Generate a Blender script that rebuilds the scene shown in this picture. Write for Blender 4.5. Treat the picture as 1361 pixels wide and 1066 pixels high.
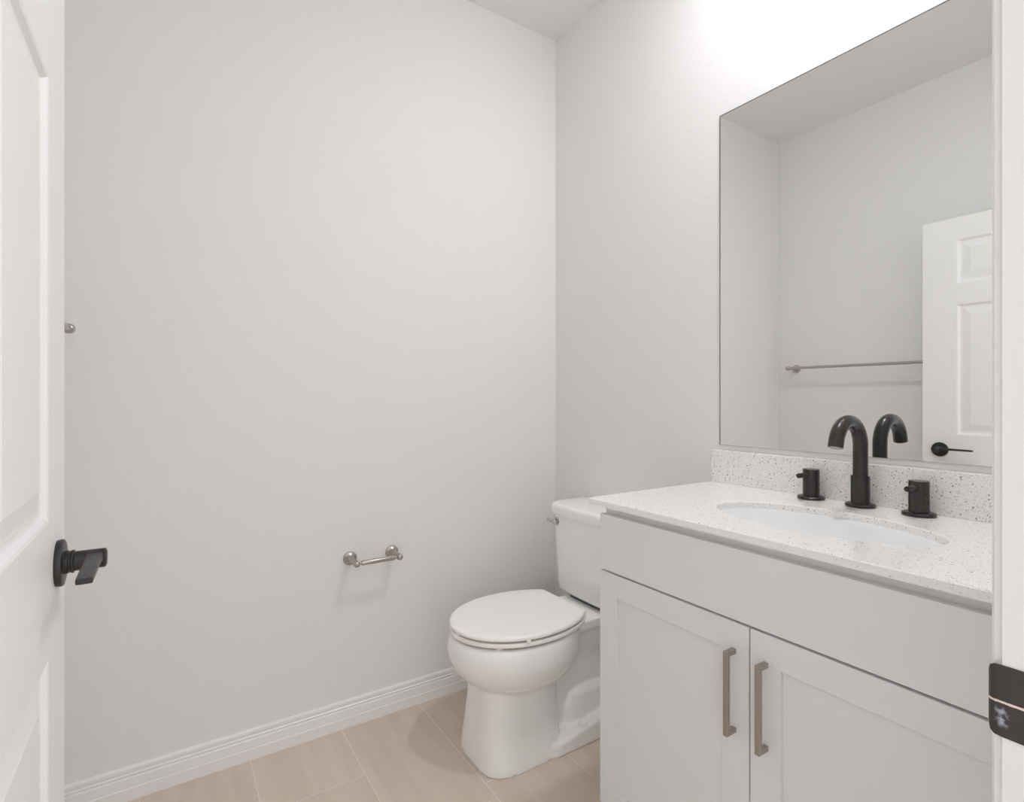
import bpy, bmesh, math, random
from math import sin, cos, pi, radians, sqrt, atan2
from mathutils import Vector, Matrix

sc = bpy.context.scene
for o in list(bpy.data.objects):
    bpy.data.objects.remove(o)
COL = sc.collection

# ------------------------------------------------------------------ measures
W, L, H = 1.463, 1.893, 2.754         # right wall x, back wall y, ceiling z
CX = -0.308                           # left wall x
DY0, DY1 = 0.050, 0.165               # wall with the doorway
F_PX, CAM_Z, YAW = 708.29, 1.1539, 33.028
YT = 1.49                             # toilet centre line
VY0, VY1, VM = 0.190, 1.037, 0.6138   # vanity right end, left end, door split
XF = W - 0.5156                       # cabinet front plane
ZC = 0.8938                           # counter height
LIGHT = (1.15, 0.65)

# ------------------------------------------------------------------ camera
cam_d = bpy.data.cameras.new('camera')
cam_d.sensor_fit = 'HORIZONTAL'
cam_d.sensor_width = 36.0
cam_d.lens = F_PX / 1361 * 36.0
cam_d.shift_y = -3.1 / 1361
cam_d.clip_start = 0.02
cam = bpy.data.objects.new('camera', cam_d)
cam.location = (0, 0, CAM_Z)
cam.rotation_euler = (radians(90), 0, radians(-YAW))
COL.objects.link(cam)
sc.camera = cam

# ------------------------------------------------------------------ world, view
wd = bpy.data.worlds.new('doorway_fill')  # uniform ambient fill added to brighten the room through the open doorway
sc.world = wd
wd.use_nodes = True
bg = wd.node_tree.nodes['Background']
bg.inputs['Color'].default_value = (0.965, 0.967, 1.0, 1)
bg.inputs['Strength'].default_value = 1.75
sc.view_settings.view_transform = 'Standard'
sc.view_settings.look = 'None'
sc.view_settings.gamma = 1
sc.view_settings.exposure = 0.12
sc.cycles.diffuse_bounces = 10
sc.cycles.max_bounces = 16
sc.cycles.sample_clamp_indirect = 6.0

LAMP_STRENGTH = 280.0      # the glowing dome of the ceiling light


# ------------------------------------------------------------------ materials
def new_mat(name):
    m = bpy.data.materials.new(name)
    m.use_nodes = True
    nt = m.node_tree
    return m, nt, nt.nodes, nt.links, nt.nodes['Principled BSDF']


def N(nt, typ, **kw):
    n = nt.nodes.new(typ)
    for k, v in kw.items():
        if k in n.inputs:
            n.inputs[k].default_value = v
        else:
            setattr(n, k, v)
    return n


def mth(nt, op, a, b=None, c=None):
    n = nt.nodes.new('ShaderNodeMath')
    n.operation = op
    for i, v in enumerate((a, b, c)):
        if v is None:
            continue
        if isinstance(v, (int, float)):
            n.inputs[i].default_value = v
        else:
            nt.links.new(v, n.inputs[i])
    return n.outputs[0]


def simple(name, col, rough=0.5, metal=0.0, bump=None, spec=None, coat=0.0):
    m, nt, ns, lk, b = new_mat(name)
    b.inputs['Base Color'].default_value = (*col, 1)
    b.inputs['Roughness'].default_value = rough
    b.inputs['Metallic'].default_value = metal
    if spec is not None:
        b.inputs['Specular IOR Level'].default_value = spec
    b.inputs['Coat Weight'].default_value = coat
    if bump:
        sc_, st, dist = bump
        tc = N(nt, 'ShaderNodeTexCoord')
        no = N(nt, 'ShaderNodeTexNoise', Scale=sc_, Detail=3.0)
        lk.new(tc.outputs['Object'], no.inputs['Vector'])
        bp = N(nt, 'ShaderNodeBump', Strength=st, Distance=dist)
        lk.new(no.outputs['Fac'], bp.inputs['Height'])
        lk.new(bp.outputs['Normal'], b.inputs['Normal'])
    return m


M = {}
M['wall'] = simple('wall_paint', (0.80, 0.797, 0.79), 0.75, bump=(130, 0.35, 0.002), spec=0.3)
M['ceiling'] = simple('ceiling_paint', (0.84, 0.835, 0.825), 0.9, bump=(90, 0.3, 0.002), spec=0.2)
M['trim'] = simple('white_trim_paint', (0.84, 0.835, 0.83), 0.35)
M['cabinet'] = simple('white_cabinet_paint', (0.765, 0.775, 0.785), 0.4)
M['dark_gap'] = simple('cabinet_interior', (0.45, 0.44, 0.42), 0.7)
M['ceramic'] = simple('white_ceramic', (0.89, 0.89, 0.88), 0.08, spec=0.5)
M['basin'] = simple('basin_ceramic', (0.82, 0.815, 0.81), 0.1, spec=0.5)
M['seat'] = simple('seat_plastic', (0.93, 0.91, 0.88), 0.22)
M['nickel'] = simple('brushed_nickel', (0.50, 0.46, 0.42), 0.32, 1.0)
M['pull'] = simple('satin_nickel_pull', (0.44, 0.39, 0.345), 0.42, 1.0)
M['chrome'] = simple('chrome', (0.55, 0.55, 0.56), 0.15, 1.0)
M['mirror_edge'] = simple('mirror_edge', (0.10, 0.11, 0.105), 0.4)
M['lens'] = simple('lamp_lens', (0.9, 0.9, 0.9), 0.5)
_b = M['lens'].node_tree.nodes['Principled BSDF']
_b.inputs['Emission Color'].default_value = (0.965, 0.967, 1, 1)
_b.inputs['Emission Strength'].default_value = LAMP_STRENGTH


def mirror_mat():
    m, nt, ns, lk, b = new_mat('silvered_glass')
    b.inputs['Base Color'].default_value = (0.88, 0.89, 0.88, 1)
    b.inputs['Metallic'].default_value = 1.0
    b.inputs['Roughness'].default_value = 0.0
    return m


M['mirror'] = mirror_mat()


def black_mat(name, col, rough, wear=0.0):
    m, nt, ns, lk, b = new_mat(name)
    tc = N(nt, 'ShaderNodeTexCoord')
    no = N(nt, 'ShaderNodeTexNoise', Scale=40.0, Detail=2.0)
    lk.new(tc.outputs['Object'], no.inputs['Vector'])
    r = N(nt, 'ShaderNodeMapRange')
    r.inputs['From Min'].default_value = 0.3
    r.inputs['From Max'].default_value = 0.7
    r.inputs['To Min'].default_value = rough - 0.02
    r.inputs['To Max'].default_value = rough + 0.02
    lk.new(no.outputs['Fac'], r.inputs['Value'])
    lk.new(r.outputs['Result'], b.inputs['Roughness'])
    b.inputs['Base Color'].default_value = (*col, 1)
    b.inputs['Metallic'].default_value = 0.5
    return m


M['black'] = black_mat('oil_rubbed_black', (0.048, 0.044, 0.041), 0.25)
M['black_satin'] = black_mat('satin_black', (0.040, 0.038, 0.036), 0.38)


def strike_mat():
    # dark bronze with a worn bright line where the latch slides, and pale scuffs under it
    m, nt, ns, lk, b = new_mat('worn_bronze')
    tc = N(nt, 'ShaderNodeTexCoord')
    sx = N(nt, 'ShaderNodeSeparateXYZ')
    lk.new(tc.outputs['Object'], sx.inputs[0])
    z = sx.outputs['Z']
    y = sx.outputs['Y']
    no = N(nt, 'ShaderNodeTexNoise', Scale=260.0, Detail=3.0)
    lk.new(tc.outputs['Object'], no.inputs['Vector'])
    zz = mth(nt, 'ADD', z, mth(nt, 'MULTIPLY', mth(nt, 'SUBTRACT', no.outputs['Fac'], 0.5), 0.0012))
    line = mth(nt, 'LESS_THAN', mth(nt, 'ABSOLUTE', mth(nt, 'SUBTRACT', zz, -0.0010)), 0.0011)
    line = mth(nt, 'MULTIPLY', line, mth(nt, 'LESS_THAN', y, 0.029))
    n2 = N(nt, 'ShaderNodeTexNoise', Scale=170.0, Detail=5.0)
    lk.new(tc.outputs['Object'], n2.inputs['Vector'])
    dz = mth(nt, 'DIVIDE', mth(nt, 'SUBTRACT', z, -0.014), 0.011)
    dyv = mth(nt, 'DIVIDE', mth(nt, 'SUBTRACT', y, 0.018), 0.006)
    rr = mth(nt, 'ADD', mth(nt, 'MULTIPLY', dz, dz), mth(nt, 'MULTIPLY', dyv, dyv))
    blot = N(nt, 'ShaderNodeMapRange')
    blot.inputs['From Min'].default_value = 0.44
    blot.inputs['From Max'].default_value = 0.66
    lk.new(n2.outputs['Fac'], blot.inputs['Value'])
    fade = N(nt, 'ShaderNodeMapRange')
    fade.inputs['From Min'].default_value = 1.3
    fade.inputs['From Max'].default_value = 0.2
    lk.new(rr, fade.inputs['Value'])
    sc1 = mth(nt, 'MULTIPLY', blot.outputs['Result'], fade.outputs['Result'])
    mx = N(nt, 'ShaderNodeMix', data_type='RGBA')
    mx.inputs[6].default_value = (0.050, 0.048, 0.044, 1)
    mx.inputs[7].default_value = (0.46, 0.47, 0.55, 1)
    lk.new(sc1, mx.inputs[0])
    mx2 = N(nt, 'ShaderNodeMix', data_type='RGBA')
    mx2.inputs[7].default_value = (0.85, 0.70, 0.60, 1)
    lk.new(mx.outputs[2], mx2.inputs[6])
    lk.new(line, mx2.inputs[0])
    lk.new(mx2.outputs[2], b.inputs['Base Color'])
    b.inputs['Metallic'].default_value = 0.3
    b.inputs['Roughness'].default_value = 0.35
    return m


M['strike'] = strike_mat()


def quartz_mat():
    m, nt, ns, lk, b = new_mat('speckled_quartz')
    tc = N(nt, 'ShaderNodeTexCoord')
    base = None
    col = (0.89, 0.875, 0.86, 1)
    prev = None
    for scale, frac, rad, c in ((430.0, 0.34, 0.36, (0.64, 0.62, 0.59, 1)),
                                (300.0, 0.25, 0.30, (0.46, 0.44, 0.41, 1)),
                                (230.0, 0.10, 0.30, (0.20, 0.19, 0.17, 1)),
                                (150.0, 0.10, 0.25, (0.95, 0.95, 0.94, 1))):
        v = N(nt, 'ShaderNodeTexVoronoi', Scale=scale)
        no = N(nt, 'ShaderNodeTexNoise', Scale=scale * 1.7)
        lk.new(tc.outputs['Object'], no.inputs['Vector'])
        va = N(nt, 'ShaderNodeVectorMath', operation='SCALE')
        va.inputs['Scale'].default_value = 0.55 / scale
        lk.new(no.outputs['Color'], va.inputs[0])
        vb = N(nt, 'ShaderNodeVectorMath', operation='ADD')
        lk.new(tc.outputs['Object'], vb.inputs[0])
        lk.new(va.outputs[0], vb.inputs[1])
        lk.new(vb.outputs[0], v.inputs['Vector'])
        sep = N(nt, 'ShaderNodeSeparateColor')
        lk.new(v.outputs['Color'], sep.inputs[0])
        pick = mth(nt, 'LESS_THAN', sep.outputs[0], frac)
        rv = mth(nt, 'MULTIPLY', mth(nt, 'ADD', sep.outputs[1], 0.35), rad)
        near = mth(nt, 'LESS_THAN', v.outputs['Distance'], rv)
        f = mth(nt, 'MULTIPLY', pick, near)
        mx = N(nt, 'ShaderNodeMix', data_type='RGBA')
        mx.inputs[7].default_value = c
        if prev is None:
            mx.inputs[6].default_value = col
        else:
            lk.new(prev, mx.inputs[6])
        lk.new(f, mx.inputs[0])
        prev = mx.outputs[2]
    lk.new(prev, b.inputs['Base Color'])
    b.inputs['Roughness'].default_value = 0.16
    return m


M['quartz'] = quartz_mat()


def tile_mat():
    # 12 x 24 inch beige porcelain laid in rows along y with staggered joints
    m, nt, ns, lk, b = new_mat('beige_porcelain_tile')
    tc = N(nt, 'ShaderNodeTexCoord')
    sx = N(nt, 'ShaderNodeSeparateXYZ')
    lk.new(tc.outputs['Object'], sx.inputs[0])
    x, y = sx.outputs['X'], sx.outputs['Y']
    PX, PY = 0.2885, 0.60
    g = 0.0028
    rx = mth(nt, 'DIVIDE', mth(nt, 'SUBTRACT', x, 0.2265), PX)
    row = mth(nt, 'FLOOR', rx)
    m3 = mth(nt, 'FLOORED_MODULO', row, 3.0)
    off = mth(nt, 'ADD', mth(nt, 'MULTIPLY', mth(nt, 'COMPARE', m3, 1.0, 0.1), 0.30),
              mth(nt, 'MULTIPLY', mth(nt, 'COMPARE', m3, 2.0, 0.1), -0.23))
    ry = mth(nt, 'DIVIDE', mth(nt, 'SUBTRACT', y, mth(nt, 'ADD', off, 1.615)), PY)
    coln = mth(nt, 'FLOOR', ry)
    fx = mth(nt, 'MULTIPLY', mth(nt, 'FRACT', rx), PX)
    fy = mth(nt, 'MULTIPLY', mth(nt, 'FRACT', ry), PY)
    ex = mth(nt, 'MINIMUM', fx, mth(nt, 'SUBTRACT', PX, fx))
    ey = mth(nt, 'MINIMUM', fy, mth(nt, 'SUBTRACT', PY, fy))
    e = mth(nt, 'MINIMUM', ex, ey)
    grout = mth(nt, 'LESS_THAN', e, g / 2)
    cell = N(nt, 'ShaderNodeCombineXYZ')
    lk.new(row, cell.inputs[0])
    lk.new(coln, cell.inputs[1])
    wn = N(nt, 'ShaderNodeTexWhiteNoise', noise_dimensions='3D')
    lk.new(cell.outputs[0], wn.inputs['Vector'])
    # long soft streaks along y, different on each tile
    st = N(nt, 'ShaderNodeCombineXYZ')
    lk.new(mth(nt, 'ADD', mth(nt, 'MULTIPLY', x, 24.0), mth(nt, 'MULTIPLY', wn.outputs['Value'], 40.0)), st.inputs[0])
    lk.new(mth(nt, 'MULTIPLY', y, 2.2), st.inputs[1])
    lk.new(mth(nt, 'MULTIPLY', wn.outputs['Value'], 17.0), st.inputs[2])
    no = N(nt, 'ShaderNodeTexNoise', Scale=1.0, Detail=4.0, Roughness=0.55)
    lk.new(st.outputs[0], no.inputs['Vector'])
    cr = N(nt, 'ShaderNodeValToRGB')
    cr.color_ramp.elements[0].position = 0.30
    cr.color_ramp.elements[0].color = (0.63, 0.528, 0.437, 1)
    cr.color_ramp.elements[1].position = 0.72
    cr.color_ramp.elements[1].color = (0.70, 0.60, 0.507, 1)
    lk.new(no.outputs['Fac'], cr.inputs[0])
    tone = N(nt, 'ShaderNodeHueSaturation')
    lk.new(cr.outputs[0], tone.inputs['Color'])
    lk.new(mth(nt, 'ADD', 0.96, mth(nt, 'MULTIPLY', wn.outputs['Value'], 0.09)), tone.inputs['Value'])
    mx = N(nt, 'ShaderNodeMix', data_type='RGBA')
    mx.inputs[7].default_value = (0.78, 0.70, 0.62, 1)
    lk.new(tone.outputs[0], mx.inputs[6])
    lk.new(grout, mx.inputs[0])
    lk.new(mx.outputs[2], b.inputs['Base Color'])
    b.inputs['Roughness'].default_value = 0.45
    bp = N(nt, 'ShaderNodeBump', Strength=0.5, Distance=0.001)
    lk.new(mth(nt, 'MULTIPLY', mth(nt, 'MINIMUM', e, 0.004), 250.0), bp.inputs['Height'])
    lk.new(bp.outputs['Normal'], b.inputs['Normal'])
    return m


M['tile'] = tile_mat()


def door_mat():
    # white moulded door skin with embossed vertical wood grain
    m, nt, ns, lk, b = new_mat('white_embossed_door')
    tc = N(nt, 'ShaderNodeTexCoord')
    mp = N(nt, 'ShaderNodeMapping')
    mp.inputs['Scale'].default_value = (150, 150, 5)
    lk.new(tc.outputs['Object'], mp.inputs[0])
    no = N(nt, 'ShaderNodeTexNoise', Scale=1.0, Detail=3.0)
    lk.new(mp.outputs[0], no.inputs['Vector'])
    bp = N(nt, 'ShaderNodeBump', Strength=0.25, Distance=0.001)
    lk.new(no.outputs['Fac'], bp.inputs['Height'])
    lk.new(bp.outputs['Normal'], b.inputs['Normal'])
    b.inputs['Base Color'].default_value = (0.84, 0.835, 0.83, 1)
    b.inputs['Roughness'].default_value = 0.42
    return m


M['door'] = door_mat()


# ------------------------------------------------------------------ object helpers
def thing(name, loc, label, cat, group=None):
    o = bpy.data.objects.new(name, None)
    o.empty_display_size = 0.05
    o.location = loc
    o['label'] = label
    o['category'] = cat
    if group:
        o['group'] = group
    COL.objects.link(o)
    return o


def origin_of(o):
    v = Vector((0, 0, 0))
    while o is not None:
        v += o.location
        o = o.parent
    return v


def obj(name, bm, mats, parent=None, smooth=None, label=None, loc=None):
    """links the bmesh (built in world coordinates) as one mesh object"""
    off = origin_of(parent) if parent else Vector(loc or (0, 0, 0))
    bmesh.ops.recalc_face_normals(bm, faces=bm.faces)
    bm.transform(Matrix.Translation(-off))
    me = bpy.data.meshes.new(name)
    bm.to_mesh(me)
    bm.free()
    for m in (mats if isinstance(mats, (list, tuple)) else [mats]):
        me.materials.append(m)
    if smooth is not None:
        for p in me.polygons:
            p.use_smooth = True
        me.set_sharp_from_angle(angle=radians(smooth))
    o = bpy.data.objects.new(name, me)
    COL.objects.link(o)
    if parent:
        o.parent = parent
    else:
        o.location = off
    if label:
        o['label'] = label
    return o


def struct(name, bm, mats, parent=None, smooth=None, loc=None, label=None, cat=None):
    o = obj(name, bm, mats, parent, smooth, loc=loc)
    if parent is None:
        o['kind'] = 'structure'
        if label:
            o['label'] = label
        if cat:
            o['category'] = cat
    return o


def box(bm, x0, x1, y0, y1, z0, z1, bev=0.0, seg=2):
    r = bmesh.ops.create_cube(bm, size=1)
    vs = r['verts']
    for v in vs:
        v.co = Vector(((x0 + x1) / 2 + v.co.x * (x1 - x0), (y0 + y1) / 2 + v.co.y * (y1 - y0), (z0 + z1) / 2 + v.co.z * (z1 - z0)))
    if bev > 0:
        es = list({e for v in vs for e in v.link_edges})
        bmesh.ops.bevel(bm, geom=es, offset=bev, segments=seg, affect='EDGES', profile=0.5)


def loft(bm, rings, cap0=True, cap1=True, closed=True):
    prev = None
    first = None
    for r in rings:
        vs = [bm.verts.new(p) for p in r]
        if prev:
            n = len(vs)
            for i in range(n if closed else n - 1):
                j = (i + 1) % n
                bm.faces.new((prev[i], prev[j], vs[j], vs[i]))
        else:
            first = vs
        prev = vs
    if cap0:
        bm.faces.new(list(reversed(first)))
    if cap1:
        bm.faces.new(prev)


def frame_for(d):
    d = Vector(d).normalized()
    u = d.orthogonal().normalized()
    return u, d.cross(u)


def lathe(bm, base, axis, prof, n=40, cap0=True, cap1=True):
    """prof: (distance along axis, radius)"""
    base = Vector(base)
    axis = Vector(axis).normalized()
    u, w = frame_for(axis)
    rings = []
    for d, r in prof:
        c = base + axis * d
        rings.append([c + u * (r * cos(2 * pi * i / n)) + w * (r * sin(2 * pi * i / n)) for i in range(n)])
    loft(bm, rings, cap0, cap1)


def tube(bm, pts, rad, n=24, cap=True):
    pts = [Vector(p) for p in pts]
    rads = rad if isinstance(rad, (list, tuple)) else [rad] * len(pts)
    t0 = (pts[1] - pts[0]).normalized()
    u = t0.orthogonal().normalized()
    rings = []
    for i, p in enumerate(pts):
        if i == 0:
            t = t0
        elif i == len(pts) - 1:
            t = (pts[i] - pts[i - 1]).normalized()
        else:
            t = ((pts[i] - pts[i - 1]).normalized() + (pts[i + 1] - pts[i]).normalized()).normalized()
        u = (u - t * u.dot(t)).normalized()
        w = t.cross(u)
        rings.append([p + u * (rads[i] * cos(2 * pi * k / n)) + w * (rads[i] * sin(2 * pi * k / n)) for k in range(n)])
    loft(bm, rings, cap, cap)


def prism(bm, prof, fn, a0, a1):
    """profile polygon (p,q) swept from a0 to a1; fn(a,p,q) -> world point"""
    loft(bm, [[fn(a, p, q) for p, q in prof] for a in (a0, a1)])


def panelled(bm, us, vs, panels, prof, thick, fn, both=True):
    """slab with moulded panels: cells of the us x vs grid listed in panels get nested loops prof [(inset, depth)...]"""
    for side in ((0, 1) if both else (0,)):
        def P(u, v, d):
            return fn(u, v, -d if side == 0 else -thick + d)
        cache = {}

        def V(u, v):
            k = (round(u, 5), round(v, 5))
            if k not in cache:
                cache[k] = bm.verts.new(P(u, v, 0))
            return cache[k]
        for i in range(len(us) - 1):
            for j in range(len(vs) - 1):
                a, b_, c, d = us[i], us[i + 1], vs[j], vs[j + 1]
                lp = [V(a, c), V(b_, c), V(b_, d), V(a, d)]
                if (i, j) in panels:
                    for ins, dep in prof:
                        nl = [bm.verts.new(P(a + ins, c + ins, dep)), bm.verts.new(P(b_ - ins, c + ins, dep)),
                              bm.verts.new(P(b_ - ins, d - ins, dep)), bm.verts.new(P(a + ins, d - ins, dep))]
                        for k in range(4):
                            k2 = (k + 1) % 4
                            bm.faces.new((lp[k], lp[k2], nl[k2], nl[k]))
                        lp = nl
                bm.faces.new(lp)
    # rim
    u0, u1, v0, v1 = us[0], us[-1], vs[0], vs[-1]
    edge = [(u, v0) for u in us] + [(u1, v) for v in vs[1:]] + [(u, v1) for u in reversed(us[:-1])] + [(u0, v) for v in reversed(vs[1:-1])]
    n = len(edge)
    fr = [bm.verts.new(fn(u, v, 0)) for u, v in edge]
    bk = [bm.verts.new(fn(u, v, -thick)) for u, v in edge]
    for k in range(n):
        k2 = (k + 1) % n
        bm.faces.new((fr[k], bk[k], bk[k2], fr[k2]))
    if not both:
        bm.faces.new(list(reversed(bk)))
    bmesh.ops.remove_doubles(bm, verts=bm.verts, dist=1e-5)


def B():
    return bmesh.new()


# ------------------------------------------------------------------ room shell
XD0, XD1 = -0.172, 0.656           # doorway opening
DH = 2.000
bm = B(); box(bm, -0.62, W + 0.12, -3.0, L + 0.12, -0.08, 0.0)
struct('floor', bm, M['tile'])
bm = B(); box(bm, CX - 0.12, W + 0.12, DY0, L + 0.12, H, H + 0.1)
struct('ceiling', bm, M['ceiling'])
bm = B(); box(bm, CX - 0.12, W + 0.12, L, L + 0.12, 0, H)
struct('wall_back', bm, M['wall'])
bm = B(); box(bm, W, W + 0.12, DY0, L, 0, H)
struct('wall_right', bm, M['wall'])
bm = B(); box(bm, CX - 0.12, CX, DY1, L, 0, H)
struct('wall_left', bm, M['wall'])
bm = B()
box(bm, -0.62, XD0 - 0.02, DY0, DY1, 0, H)
box(bm, XD1 + 0.02, W, DY0, DY1, 0, H)
box(bm, XD0 - 0.02, XD1 + 0.02, DY0, DY1, DH + 0.02, H)
struct('wall_front', bm, M['wall'])

bm = B(); box(bm, -0.62, -0.50, -3.0, DY0, 0, H)  # unseen wall added to keep background light off the right jamb
struct('hall_light_blocker', bm, M['wall'])

# baseboard: profile (out from wall, height)
BBH = 0.0946
BB = [(0, 0), (0.0128, 0), (0.0128, 0.034), (0.0112, 0.036), (0.0112, 0.040), (0.0105, 0.062), (0.0080, 0.066),
      (0.0080, 0.068), (0.0100, 0.0705), (0.0100, 0.0725), (0.0070, 0.0755), (0.0070, 0.078), (0.0085, 0.081),
      (0.0085, 0.089), (0.0060, 0.0935), (0.0030, BBH), (0, BBH)]
bm = B(); prism(bm, BB, lambda a, p, q: (a, L - p, q), CX, W)
struct('baseboard_back', bm, M['trim'])
bm = B(); prism(bm, BB, lambda a, p, q: (W - p, a, q), VY1 + 0.003, L - 0.0128)
struct('baseboard_right', bm, M['trim'])
bm = B(); prism(bm, BB, lambda a, p, q: (CX + p, a, q), DY1, L - 0.0128)
struct('baseboard_left', bm, M['trim'])

# door frame with casing on the room side
CAS = [(0, 0), (0, 0.010), (0.003, 0.0125), (0.010, 0.0125), (0.013, 0.0145), (0.020, 0.0165), (0.048, 0.0165), (0.055, 0.014), (0.0575, 0.011), (0.0575, 0)]
bm = B()
box(bm, XD1, XD1 + 0.02, DY0 - 0.004, DY1 + 0.003, 0, DH + 0.02)
box(bm, XD0 - 0.02, XD0, DY0 - 0.004, DY1 + 0.003, 0, DH + 0.02)
box(bm, XD0, XD1, DY0 - 0.004, DY1 + 0.003, DH, DH + 0.02)
box(bm, XD1 - 0.011, XD1, DY0 + 0.02, DY0 + 0.055, 0, DH)
box(bm, XD0, XD0 + 0.011, DY0 + 0.02, DY0 + 0.055, 0, DH)
box(bm, XD0 + 0.011, XD1 - 0.011, DY0 + 0.02, DY0 + 0.055, DH - 0.011, DH)
prism(bm, CAS, lambda a, p, q: (XD1 + 0.0055 + p, DY1 + q, a), 0, DH + 0.063)
prism(bm, CAS, lambda a, p, q: (XD0 - 0.0055 - p, DY1 + q, a), 0, DH + 0.063)
prism(bm, CAS, lambda a, p, q: (a, DY1 + q, DH + 0.0055 + p), XD0 - 0.0055, XD1 + 0.0055)
frame = struct('trim_1', bm, M['trim'], label='white door frame and casing at the right edge', cat='door frame')
# strike plate on the jamb: flat plate and a lip that curls past the casing edge
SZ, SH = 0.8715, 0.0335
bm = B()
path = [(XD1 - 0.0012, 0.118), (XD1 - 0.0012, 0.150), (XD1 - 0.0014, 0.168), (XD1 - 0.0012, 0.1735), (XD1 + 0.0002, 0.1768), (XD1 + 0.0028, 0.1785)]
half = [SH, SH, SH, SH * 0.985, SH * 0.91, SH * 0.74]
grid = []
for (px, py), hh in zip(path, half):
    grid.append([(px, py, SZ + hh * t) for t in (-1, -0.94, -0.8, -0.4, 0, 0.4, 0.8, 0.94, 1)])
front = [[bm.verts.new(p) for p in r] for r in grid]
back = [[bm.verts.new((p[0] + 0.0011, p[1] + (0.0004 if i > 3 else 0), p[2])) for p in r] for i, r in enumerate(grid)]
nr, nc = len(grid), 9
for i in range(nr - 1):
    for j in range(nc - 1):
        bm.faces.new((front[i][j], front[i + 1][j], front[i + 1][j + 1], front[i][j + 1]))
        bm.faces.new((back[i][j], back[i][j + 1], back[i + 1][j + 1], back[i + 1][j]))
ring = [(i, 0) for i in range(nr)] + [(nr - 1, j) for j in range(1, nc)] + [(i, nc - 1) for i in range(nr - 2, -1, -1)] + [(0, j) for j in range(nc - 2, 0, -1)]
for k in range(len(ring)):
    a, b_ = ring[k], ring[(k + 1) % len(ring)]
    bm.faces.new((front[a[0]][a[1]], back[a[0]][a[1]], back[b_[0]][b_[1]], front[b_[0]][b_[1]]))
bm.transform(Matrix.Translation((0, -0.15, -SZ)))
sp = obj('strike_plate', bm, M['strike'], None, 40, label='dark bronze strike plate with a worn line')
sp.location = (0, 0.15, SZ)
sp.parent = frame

# ------------------------------------------------------------------ door, opened square into the room
DX, DE, DW, DT = -0.1314, 1.0705, 0.905, 0.035
DTOP, DBOT = 1.987, 0.012
ys = [0, 0.132, 0.412, 0.500, 0.780, DW]            # from the latch edge towards the hinges
zs = [DBOT, 0.235, 0.805, 0.987, 1.587, 1.681, 1.886, DTOP]
prof = [(0.004, 0.0015), (0.010, 0.0075), (0.014, 0.0085), (0.022, 0.0085), (0.046, 0.003), (0.048, 0.0022)]
bm = B()
panelled(bm, ys, zs, {(1, 1), (3, 1), (1, 3), (3, 3), (1, 5), (3, 5)}, prof, DT,
         lambda u, v, n: Vector((DX + n, DE - u, v)))
door = struct('door_1', bm, M['door'], label='white six-panel door standing open at the left', cat='door', loc=(DX - DT, DE - DW, 0))
# lever handles on both faces
RY, RZ = 1.0018, 0.9165


def lever_set(sx, x0):
    bm = B()
    lathe(bm, (x0, RY, RZ), (sx, 0, 0), [(0, 0.0325), (0.0055, 0.0335), (0.0080, 0.0325), (0.0092, 0.029), (0.0092, 0.017)], 48)
    ros = obj('door_handle', bm, M['black_satin'], door, 35, label='black round rosette with flat lever')
    bm = B()
    lathe(bm, (x0, RY, RZ), (sx, 0, 0), [(0.0092, 0.0165), (0.013, 0.0165), (0.014, 0.0155), (0.016, 0.0155), (0.017, 0.0165), (0.0195, 0.0165),
                                         (0.0205, 0.0140), (0.0555, 0.0140), (0.057, 0.0125), (0.058, 0.010)], 40)
    obj('neck', bm, M['black_satin'], ros, 35)
    bm = B()
    xc = x0 + sx * 0.044
    rings = []
    for yy, hw, th, dz in ((RY + 0.004, 0.0095, 0.0065, 0.004), (RY - 0.010, 0.0100, 0.0060, 0.0045), (RY - 0.05, 0.0095, 0.0048, 0.005), (RY - 0.132, 0.0090, 0.0040, 0.004)):
        r = []
        for k in range(24):
            a = 2 * pi * k / 24
            ca, sa = cos(a), sin(a)
            r.append((xc + hw * math.copysign(abs(ca) ** 0.3, ca), yy, RZ + dz + th * math.copysign(abs(sa) ** 0.3, sa)))
        rings.append(r)
    loft(bm, rings)
    obj('lever', bm, M['black_satin'], ros, 35)


lever_set(1, DX)
bm = B(); box(bm, DX - 0.029, DX - 0.006, DE - 0.0005, DE + 0.0012, RZ - 0.028, RZ + 0.028, 0.0004, 1)
obj('latch_plate', bm, M['black_satin'], door, label='black latch plate on the door edge')
for hz in (0.25, 1.0, 1.75):
    bm = B(); lathe(bm, (DX - DT - 0.006, DY1 + 0.026, hz - 0.045), (0, 0, 1), [(0, 0.006), (0.09, 0.006)], 20)
    obj('hinge', bm, M['black_satin'], door, 35)

# ------------------------------------------------------------------ mirror
MY0, MY1, MZ0, MZ1, MT = 0.188, 1.0476, 1.0099, 2.0409, 0.005
t = thing('wall_mirror', (W, (MY0 + MY1) / 2, MZ0), 'large frameless rectangular mirror on the wall above the vanity backsplash', 'mirror')
bm = B(); box(bm, W - MT + 0.0004, W - 0.0003, MY0, MY1, MZ0, MZ1)
obj('backing', bm, M['mirror_edge'], t, label='dark edge of the mirror')
bm = B()
box(bm, W - MT, W - MT + 0.0004, MY0 + 0.0012, MY1 - 0.0034, MZ0 + 0.0004, MZ1 - 0.0034)
obj('glass', bm, M['mirror'], t, label='reflective mirror glass')

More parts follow.
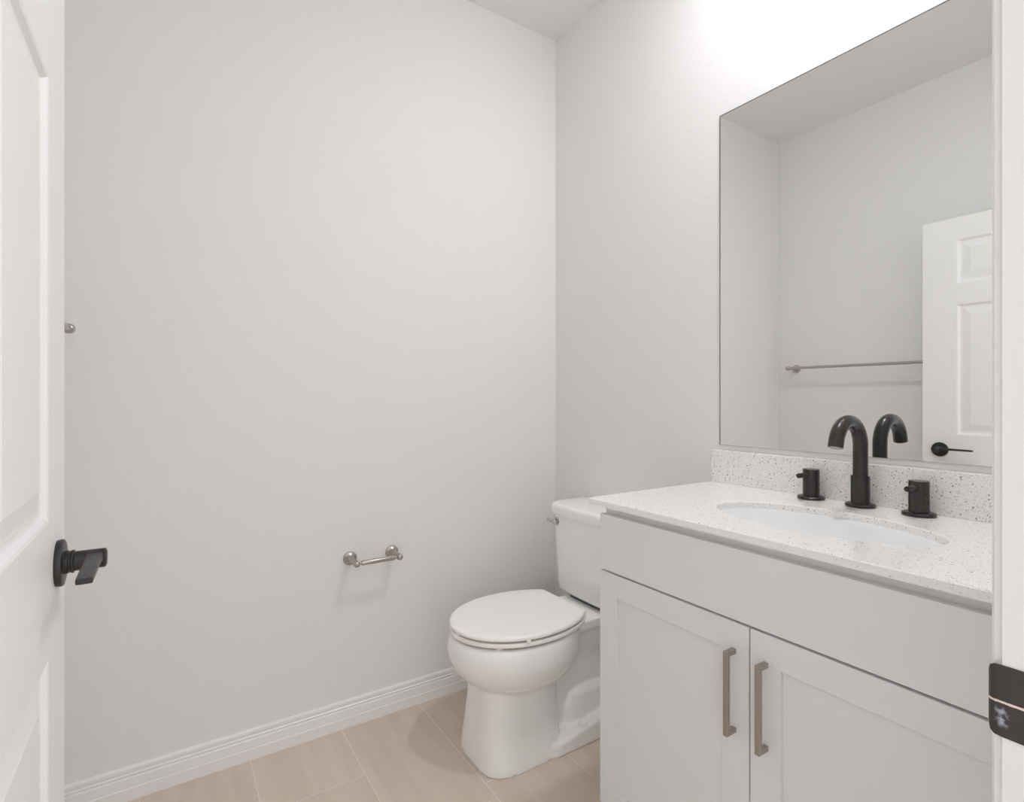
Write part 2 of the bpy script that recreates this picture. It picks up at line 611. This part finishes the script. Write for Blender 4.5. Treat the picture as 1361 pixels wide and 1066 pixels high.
# ------------------------------------------------------------------ ceiling light
t = thing('ceiling_light', (LIGHT[0], LIGHT[1], H), 'round white flush ceiling light with a glowing dome above the sink', 'light')
bm = B()
lathe(bm, (LIGHT[0], LIGHT[1], H), (0, 0, -1), [(0, 0.086), (0.012, 0.086), (0.018, 0.080), (0.018, 0.0575), (0.014, 0.056)], 48)
obj('trim_ring', bm, M['trim'], t, 40)
bm = B()
lathe(bm, (LIGHT[0], LIGHT[1], H - 0.0145), (0, 0, -1), [(0, 0.057)] + [(0.005 + 0.013 * sin(radians(a)), 0.057 * cos(radians(a))) for a in range(0, 90, 9)] + [(0.018, 0.002)], 40)
obj('dome', bm, M['lens'], t, 60)

# ------------------------------------------------------------------ vanity cabinet
van = thing('vanity_cabinet', (XF, VM, 0), 'white two-door shaker vanity cabinet under the speckled countertop', 'cabinet')
ZT = ZC - 0.016
bm = B()
box(bm, XF + 0.0205, W - 0.001, VY0 + 0.001, VY1 - 0.001, 0.10, ZT)
obj('body', bm, M['cabinet'], van)
bm = B(); box(bm, XF + 0.075, W - 0.003, VY0 + 0.001, VY1 - 0.001, 0.0, 0.10)
obj('toe_kick', bm, M['cabinet'], van)
bm = B(); box(bm, XF, XF + 0.0195, VY0, VY1, 0.7143, 0.8563, 0.0015, 2)
obj('drawer_front', bm, M['cabinet'], van, label='flat false drawer front')


def vdoor(y0, y1, hy):
    bm = B()
    fw = 0.0595
    panelled(bm, [y0, y0 + fw, y1 - fw, y1], [0.108, 0.108 + 0.0555, 0.7098 - 0.0575, 0.7098], {(1, 1)},
             [(0.0008, 0.0010), (0.0012, 0.0075)], 0.0195, lambda u, v, n: Vector((XF - n, u, v)), both=False)
    d = obj('door', bm, M['cabinet'], van)
    z0, z1, s = 0.4975, 0.6535, 0.0050
    bm = B()
    box(bm, XF - 0.030, XF - 0.020, hy - s, hy + s, z0 - s, z1 + s, 0.0008, 1)
    for z in (z0, z1):
        box(bm, XF - 0.0215, XF, hy - s, hy + s, z - s, z + s, 0.0008, 1)
    obj('handle', bm, M['pull'], d, label='satin nickel square bar pull')


vdoor(VM + 0.0016, VY1, VM + 0.0335)
vdoor(VY0, VM - 0.0016, VM - 0.0335)

# ------------------------------------------------------------------ countertop with oval cut-out, backsplash
SX, SY, SA, SB = 1.172, 0.603, 0.133, 0.226     # sink centre, half depth (x), half width (y)
CY0, CY1 = DY1 + 0.001, 1.0682
CXF = W - 0.5292
ctop = thing('countertop', (W - 0.27, VM, ZT), 'white speckled quartz countertop with an oval sink cut-out on the vanity cabinet', 'countertop')


def rect_ring(x0, x1, y0, y1, angs):
    out = []
    for a in angs:
        dx, dy = cos(a), sin(a)
        ts = []
        if dx > 1e-9: ts.append((x1 - SX) / dx)
        if dx < -1e-9: ts.append((x0 - SX) / dx)
        if dy > 1e-9: ts.append((y1 - SY) / dy)
        if dy < -1e-9: ts.append((y0 - SY) / dy)
        tt = min(ts)
        out.append((SX + dx * tt, SY + dy * tt))
    return out


def ell(a_, b_, angs):
    out = []
    for a in angs:
        r = 1 / sqrt((cos(a) / a_) ** 2 + (sin(a) / b_) ** 2)
        out.append((SX + r * cos(a), SY + r * sin(a)))
    return out


xw = W - 0.001
angs = [2 * pi * i / 144 for i in range(144)] + [atan2(y - SY, x - SX) % (2 * pi) for x in (CXF, xw) for y in (CY0, CY1)]
angs = sorted(angs)
e1 = 0.0018
levels = [(ell(SA, SB, angs), ZT), (ell(SA, SB, angs), ZC - e1), (ell(SA + e1, SB + e1, angs), ZC),
          (rect_ring(CXF + e1, xw, CY0, CY1 - e1, angs), ZC), (rect_ring(CXF, xw, CY0, CY1, angs), ZC - e1),
          (rect_ring(CXF, xw, CY0, CY1, angs), ZT), (ell(SA, SB, angs), ZT)]
bm = B()
loft(bm, [[(x, y, z) for x, y in r] for r, z in levels], False, False)
bmesh.ops.remove_doubles(bm, verts=bm.verts, dist=1e-6)
obj('slab', bm, M['quartz'], ctop)
bm = B(); box(bm, W - 0.0199, W - 0.0005, CY0, CY1, ZC, ZC + 0.1002, 0.0012, 2)
bs = obj('backsplash', bm, M['quartz'], loc=(W - 0.01, VM, ZC), label='low speckled quartz backsplash strip along the wall under the mirror')
bs['category'] = 'backsplash'

# sink basin
sink = thing('sink_basin', (SX, SY, ZT - 0.15), 'white oval undermount sink basin set below the countertop cut-out', 'sink')
bm = B()
inner = [(0.012, 0.0), (0.004, -0.0004), (0.001, -0.003), (0.0, -0.010), (-0.006, -0.05), (-0.018, -0.09), (-0.040, -0.122), (-0.075, -0.140), (-0.105, -0.146)]
ia = [2 * pi * i / 96 for i in range(96)]
rings = []
for g, z in inner:
    rings.append([(x, y, ZT - 0.0005 + z) for x, y in ell(SA + 0.004 + g, SB + 0.004 + g, ia)])
rings.append([(SX + 0.021 * cos(a), SY + 0.021 * sin(a), ZT - 0.149) for a in ia])
for g, z in reversed(inner):
    rings.append([(x, y, ZT - 0.0005 + z - (0.011 if g < 0.012 else 0.008)) for x, y in ell(SA + 0.004 + max(g + 0.009, -0.095) if g < 0.012 else SA + 0.018, SB + 0.004 + max(g + 0.009, -0.18) if g < 0.012 else SB + 0.018, ia)])
rings.append(rings[0])
loft(bm, rings, False, False)
bmesh.ops.remove_doubles(bm, verts=bm.verts, dist=1e-6)
obj('bowl', bm, M['basin'], sink, 50)
bm = B()
lathe(bm, (SX, SY, ZT - 0.152), (0, 0, 1), [(-0.03, 0.018), (0.002, 0.019), (0.004, 0.0225), (0.006, 0.021), (0.0062, 0.012), (0.004, 0.010)], 32)
obj('drain', bm, M['black'], sink, 40, label='black round drain')

# ------------------------------------------------------------------ faucet
fau = thing('faucet', (1.407, 0.6205, ZC), 'black widespread gooseneck faucet behind the sink on the countertop', 'faucet')


def flange(bm, x, y, r):
    lathe(bm, (x, y, ZC), (0, 0, 1), [(0, r * 0.97), (0.002, r), (0.005, r), (0.0072, r * 0.95), (0.009, r * 0.80), (0.0098, r * 0.6)], 48)


fx, fy = 1.407, 0.6205
bm = B(); flange(bm, fx, fy, 0.0325)
obj('base_ring', bm, M['black'], fau, 35)
bm = B()
lathe(bm, (fx, fy, ZC + 0.0098), (0, 0, 1), [(0, 0.0200), (0.0635, 0.0200), (0.0645, 0.0192), (0.0645, 0.0160)], 40)
obj('collar', bm, M['black'], fau, 35)
bm = B()
pts = [(fx, fy, ZC + 0.06), (fx, fy, ZC + 0.10), (fx, fy, 1.041)]
R = 0.0585
for i in range(1, 25):
    a = radians(168 * i / 24)
    pts.append((fx - R + R * cos(a), fy, 1.041 + R * sin(a)))
d = (Vector(pts[-1]) - Vector(pts[-2])).normalized()
pts.append(tuple(Vector(pts[-1]) + d * 0.012))
tube(bm, pts, 0.0160, 32)
spout = obj('spout', bm, M['black'], fau, 40)
bm = B()
e0 = Vector(pts[-1])
lathe(bm, e0 - d * 0.002, d, [(0, 0.0125), (0.0045, 0.0120), (0.0045, 0.008)], 32)
obj('aerator', bm, M['nickel'], spout, 40, label='metal aerator in the spout mouth')
for hx, hy in ((1.4085, 0.7385), (1.4075, 0.5015)):
    bm = B()
    lathe(bm, (hx, hy, ZC + 0.0095), (0, 0, 1), [(0, 0.0195), (0.0415, 0.0195), (0.042, 0.0188), (0.0428, 0.0188), (0.0433, 0.0195), (0.0665, 0.0195), (0.0678, 0.0185)], 40)
    h = obj('handle', bm, M['black'], fau, 35)
    bm = B(); flange(bm, hx, hy, 0.0325)
    obj('base_ring', bm, M['black'], h, 35)
    bm = B()
    lathe(bm, (hx - 0.016, hy, ZC + 0.064), (-1, 0, 0), [(0, 0.0062), (0.044, 0.0062), (0.0452, 0.0054)], 24)
    obj('lever', bm, M['black'], h, 35)

# ------------------------------------------------------------------ toilet
toi = thing('toilet', (W - 0.4, YT, 0), 'white two-piece toilet with closed lid beside the vanity', 'toilet')


def T(t_, s, z):
    return (W - t_, YT + s, z)


def sell(tf, tb, w, z, n=72, p=2.0, q=None):
    """closed outline: superellipse from tb to tf along t, half width w"""
    q = q or p
    c, a = (tf + tb) / 2, (tf - tb) / 2
    out = []
    for i in range(n):
        th = 2 * pi * i / n
        ct, st = cos(th), sin(th)
        out.append(T(c + a * math.copysign(abs(ct) ** (2 / p), ct), w * math.copysign(abs(st) ** (2 / q), st), z))
    return out


def egg(tf, w, z, t0=0.475, tb=None, ab=0.28, n=56):
    """seat outline: half ellipse in front, wider half ellipse behind cut straight at tb"""
    out = []
    for i in range(n + 1):
        th = -pi / 2 + pi * i / n
        out.append(T(t0 + (tf - t0) * cos(th), w * sin(th), z))
    if tb is None:
        thb = pi / 2
    else:
        thb = math.asin((t0 - tb) / ab)
    m = 22
    up = [(t0 - ab * sin(thb * i / m), w * cos(thb * i / m)) for i in range(1, m + 1)]
    for a, b_ in up:
        out.append(T(a, b_, z))
    for a, b_ in reversed(up):
        out.append(T(a, -b_, z))
    return out


bm = B()
# bowl shell
def spline(rows, n):
    out = []
    m = len(rows) - 1
    for k in range(n + 1):
        x = m * k / n
        i = min(int(x), m - 1)
        f = x - i
        p = [rows[max(0, min(m, i + d))] for d in (-1, 0, 1, 2)]
        out.append(tuple(0.5 * (2 * b + (c - a) * f + (2 * a - 5 * b + 4 * c - d) * f * f + (3 * b - a - 3 * c + d) * f ** 3) for a, b, c, d in zip(*p)))
    return out


shell = spline([(0.56, 0.34, 0.070, 0.215), (0.610, 0.31, 0.112, 0.230), (0.658, 0.285, 0.148, 0.254), (0.690, 0.268, 0.173, 0.285),
                (0.710, 0.255, 0.187, 0.322), (0.716, 0.252, 0.189, 0.352), (0.713, 0.25, 0.187, 0.378), (0.706, 0.25, 0.182, 0.394), (0.698, 0.255, 0.176, 0.3995)], 40)
loft(bm, [sell(a, b_, w_, z_) for a, b_, w_, z_ in shell]
     + [sell(0.672, 0.325, 0.140, 0.3985), sell(0.655, 0.335, 0.128, 0.390), sell(0.645, 0.340, 0.122, 0.34), sell(0.610, 0.360, 0.095, 0.29), sell(0.54, 0.40, 0.05, 0.262)])
# front column
loft(bm, [sell(0.650, 0.352, 0.133, 0.0, p=3.8), sell(0.649, 0.352, 0.132, 0.02, p=3.8), sell(0.643, 0.356, 0.123, 0.08, p=3.8), sell(0.634, 0.360, 0.113, 0.16, p=3.8),
          sell(0.628, 0.360, 0.105, 0.24, p=3.8), sell(0.626, 0.360, 0.103, 0.30, p=3.8)])
# trapway body behind
loft(bm, [sell(0.46, 0.075, 0.066, 0.0, p=5), sell(0.46, 0.075, 0.068, 0.16, p=5), sell(0.46, 0.075, 0.074, 0.28, p=5), sell(0.44, 0.06, 0.088, 0.345, p=5), sell(0.42, 0.05, 0.112, 0.370, p=5), sell(0.42, 0.045, 0.117, 0.400, p=6)])
# floor flange
def slope(ring, k, z0):
    return [(x, y, z0 + k * max(0.0, 0.40 - (W - x))) for x, y, z in ring]


loft(bm, [sell(0.44, 0.10, 0.139, 0.0, p=10), slope(sell(0.44, 0.10, 0.138, 0, p=10), 0.17, 0.032), slope(sell(0.435, 0.105, 0.134, 0, p=10), 0.17, 0.040)])
# outlet swell above the flange
loft(bm, [sell(0.345, 0.06, 0.096, 0.03, p=4), sell(0.342, 0.06, 0.095, 0.11, p=4), sell(0.328, 0.07, 0.090, 0.142, p=4), sell(0.30, 0.09, 0.075, 0.162, p=4)])
bowl = obj('bowl', bm, M['ceramic'], toi)
md = bowl.modifiers.new('fuse', 'REMESH')
md.mode = 'VOXEL'
md.voxel_size = 0.004
md.use_smooth_shade = True
md = bowl.modifiers.new('soften', 'SMOOTH')
md.factor = 0.5
md.iterations = 4
for s in (-1, 1):
    bm = B()
    lathe(bm, T(0.285, s * 0.117, 0.050), (0, 0, 1), [(0, 0.0165), (0.010, 0.0165), (0.017, 0.0155), (0.024, 0.011), (0.028, 0.004)], 28)
    obj('bolt_cap', bm, M['ceramic'], toi, 50)
# seat and lid
bm = B()
so = lambda g, z: egg(0.708 + g, 0.184 + g, z, tb=0.285, ab=0.262)
sn = lambda g, z: egg(0.660 - g, 0.128 - g, z, tb=0.330, ab=0.215)
rings = [so(-0.012, 0.4140), so(-0.009, 0.4072), so(-0.003, 0.4072), so(-0.0005, 0.4084), so(0.0, 0.411), so(0.0, 0.416), so(-0.001, 0.4192), so(-0.004, 0.4205), so(-0.020, 0.4205),
         sn(-0.006, 0.4185), sn(0.0, 0.4150), sn(0.0, 0.4100), sn(-0.003, 0.4072), sn(-0.009, 0.4072), sn(-0.012, 0.4140)]
loft(bm, rings + [rings[0]], False, False)
bmesh.ops.remove_doubles(bm, verts=bm.verts, dist=1e-6)
seat = obj('seat', bm, M['seat'], toi, 50)
for x0, q in ((0.62, -0.118), (0.62, 0.118), (0.39, -0.148), (0.39, 0.148)):
    bm = B()
    box(bm, W - x0 - 0.01, W - x0 + 0.01, YT + q - 0.012, YT + q + 0.012, 0.3985, 0.4145, 0.001, 1)
    obj('bumper', bm, M['seat'], seat)
bm = B()
lo_ = lambda g, z: egg(0.709 + g, 0.185 + g, z, tb=0.280, ab=0.262)
loft(bm, [lo_(-0.09, 0.4355), lo_(-0.022, 0.4355), lo_(-0.012, 0.4335), lo_(-0.008, 0.4290), lo_(-0.0065, 0.4276), lo_(-0.003, 0.4276), lo_(-0.0006, 0.4280), lo_(0.0, 0.4295), lo_(0.0, 0.4345), lo_(-0.0025, 0.4385), lo_(-0.007, 0.4405), lo_(-0.014, 0.4412), lo_(-0.07, 0.4418)])
lid = obj('lid', bm, M['seat'], toi, 50)
for x0, q in ((0.7005, -0.008), (0.55, -0.1745), (0.55, 0.1745)):
    bm = B()
    box(bm, W - x0 - 0.004, W - x0 + 0.008, YT + q - (0.012 if abs(q) < 0.1 else 0.004), YT + q + (0.012 if abs(q) < 0.1 else 0.004), 0.4199, 0.4285, 0.001, 1)
    obj('bumper', bm, M['seat'], lid)
for q in (-0.0765, 0.0765):
    bm = B()
    box(bm, W - 0.285, W - 0.250, YT + q - 0.018, YT + q + 0.018, 0.3995, 0.4265, 0.005, 3)
    obj('hinge', bm, M['seat'], toi, 40)


def tankring(t0, t1, w, z, bow=0.0, r=0.045, n=10):
    """rounded rectangle in plan with a bowed front"""
    pts = []

    def arc(cx_, cy_, a0):
        for k in range(n + 1):
            a = a0 + (pi / 2) * k / n
            pts.append((cx_ + r * cos(a), cy_ + r * sin(a)))
    arc(t1 - r, w - r, 0)
    rb = 0.012
    for k in range(5):
        a = pi / 2 + (pi / 2) * k / 4
        pts.append((t0 + rb + rb * cos(a), w - rb + rb * sin(a)))
    for k in range(5):
        a = pi + (pi / 2) * k / 4
        pts.append((t0 + rb + rb * cos(a), -w + rb + rb * sin(a)))
    arc(t1 - r, -w + r, -pi / 2)
    for k in range(1, 14):
        pts.append((t1, (-w + r) + (2 * w - 2 * r) * k / 14))
    return [T(a + (bow * (1 - (b_ / w) ** 2) if a > (t0 + t1) / 2 else 0), b_, z) for a, b_ in pts]


bm = B()
loft(bm, [tankring(0.035, 0.165, 0.155, 0.4125, 0.008), tankring(0.025, 0.175, 0.170, 0.4165, 0.010), tankring(0.02, 0.180, 0.178, 0.426, 0.012),
          tankring(0.02, 0.181, 0.181, 0.45, 0.012), tankring(0.02, 0.186, 0.196, 0.706, 0.012)])
tank = obj('tank', bm, M['ceramic'], toi, 50)
bm = B(); box(bm, W - 0.17, W - 0.06, YT - 0.09, YT + 0.09, 0.396, 0.4135)
obj('tank_gasket', bm, M['mirror_edge'], toi, label='dark gasket under the tank')
bm = B()
tl = lambda g, z: tankring(0.012 - g * 0.2, 0.194 + g, 0.206 + g, z, 0.014)
loft(bm, [tl(-0.006, 0.706), tl(-0.001, 0.708), tl(0.0, 0.712), tl(0.001, 0.734), tl(-0.001, 0.742), tl(-0.006, 0.7475), tl(-0.016, 0.7495), tl(-0.08, 0.7505)])
obj('tank_lid', bm, M['ceramic'], toi, 50)
bm = B()
ly, lz = 0.148, 0.679
lathe(bm, T(0.184, ly, lz), (-1, 0, 0), [(-0.006, 0.0165), (0.005, 0.0165), (0.008, 0.0150), (0.009, 0.010), (0.014, 0.0095), (0.020, 0.0105), (0.024, 0.008), (0.026, 0.003)], 28)
fl = obj('flush_lever', bm, M['chrome'], toi, 45, label='chrome flush lever')
bm = B()
tube(bm, [T(0.202, ly, lz), T(0.204, ly + 0.010, lz + 0.001), T(0.207, ly + 0.024, lz + 0.003), T(0.209, ly + 0.034, lz + 0.004), T(0.210, ly + 0.037, lz + 0.004)], [0.0065, 0.0065, 0.0068, 0.0065, 0.003], 20)
obj('lever_arm', bm, M['chrome'], fl, 45)

# ------------------------------------------------------------------ paper holder on the back wall
PZ = 0.590
ph = thing('toilet_paper_holder', (0.623, L, PZ), 'brushed nickel toilet paper holder, empty, on the wall left of the toilet', 'paper holder')
for px in (0.546, 0.700):
    bm = B()
    lathe(bm, (px, L, PZ), (0, -1, 0), [(0, 0.0235), (0.004, 0.0240), (0.007, 0.0225), (0.010, 0.0165), (0.014, 0.0125), (0.034, 0.0095), (0.064, 0.0088), (0.068, 0.0098),
                                        (0.072, 0.0112), (0.080, 0.0118), (0.087, 0.0106), (0.091, 0.007), (0.093, 0.003)], 36)
    obj('post', bm, M['nickel'], ph, 35)
bm = B()
lathe(bm, (0.546, L - 0.080, PZ), (1, 0, 0), [(0.010, 0.0040), (0.017, 0.0040), (0.0175, 0.0075), (0.020, 0.0085), (0.134, 0.0085), (0.1365, 0.0075), (0.137, 0.0040), (0.144, 0.0040)], 28)
obj('roller', bm, M['nickel'], ph, 35)

# ------------------------------------------------------------------ towel bar on the left wall
TZ, TP = 1.335, 0.098
tb = thing('towel_bar', (CX, 1.395, TZ), 'long brushed nickel towel bar on the left wall, seen in the mirror', 'towel bar')
for py in (1.776, 1.014):
    bm = B()
    lathe(bm, (CX, py, TZ), (1, 0, 0), [(0, 0.0235), (0.004, 0.0240), (0.007, 0.0225), (0.010, 0.0165), (0.014, 0.0125), (0.040, 0.0092), (0.078, 0.0090), (0.084, 0.0105),
                                        (0.088, 0.0122), (TP, 0.0130), (0.106, 0.0118), (0.110, 0.008), (0.112, 0.003)], 36)
    obj('post', bm, M['nickel'], tb, 35)
bm = B()
lathe(bm, (CX + TP, 1.014, TZ), (0, 1, 0), [(0.008, 0.0078), (0.754, 0.0078)], 24)
obj('bar', bm, M['nickel'], tb, 35)
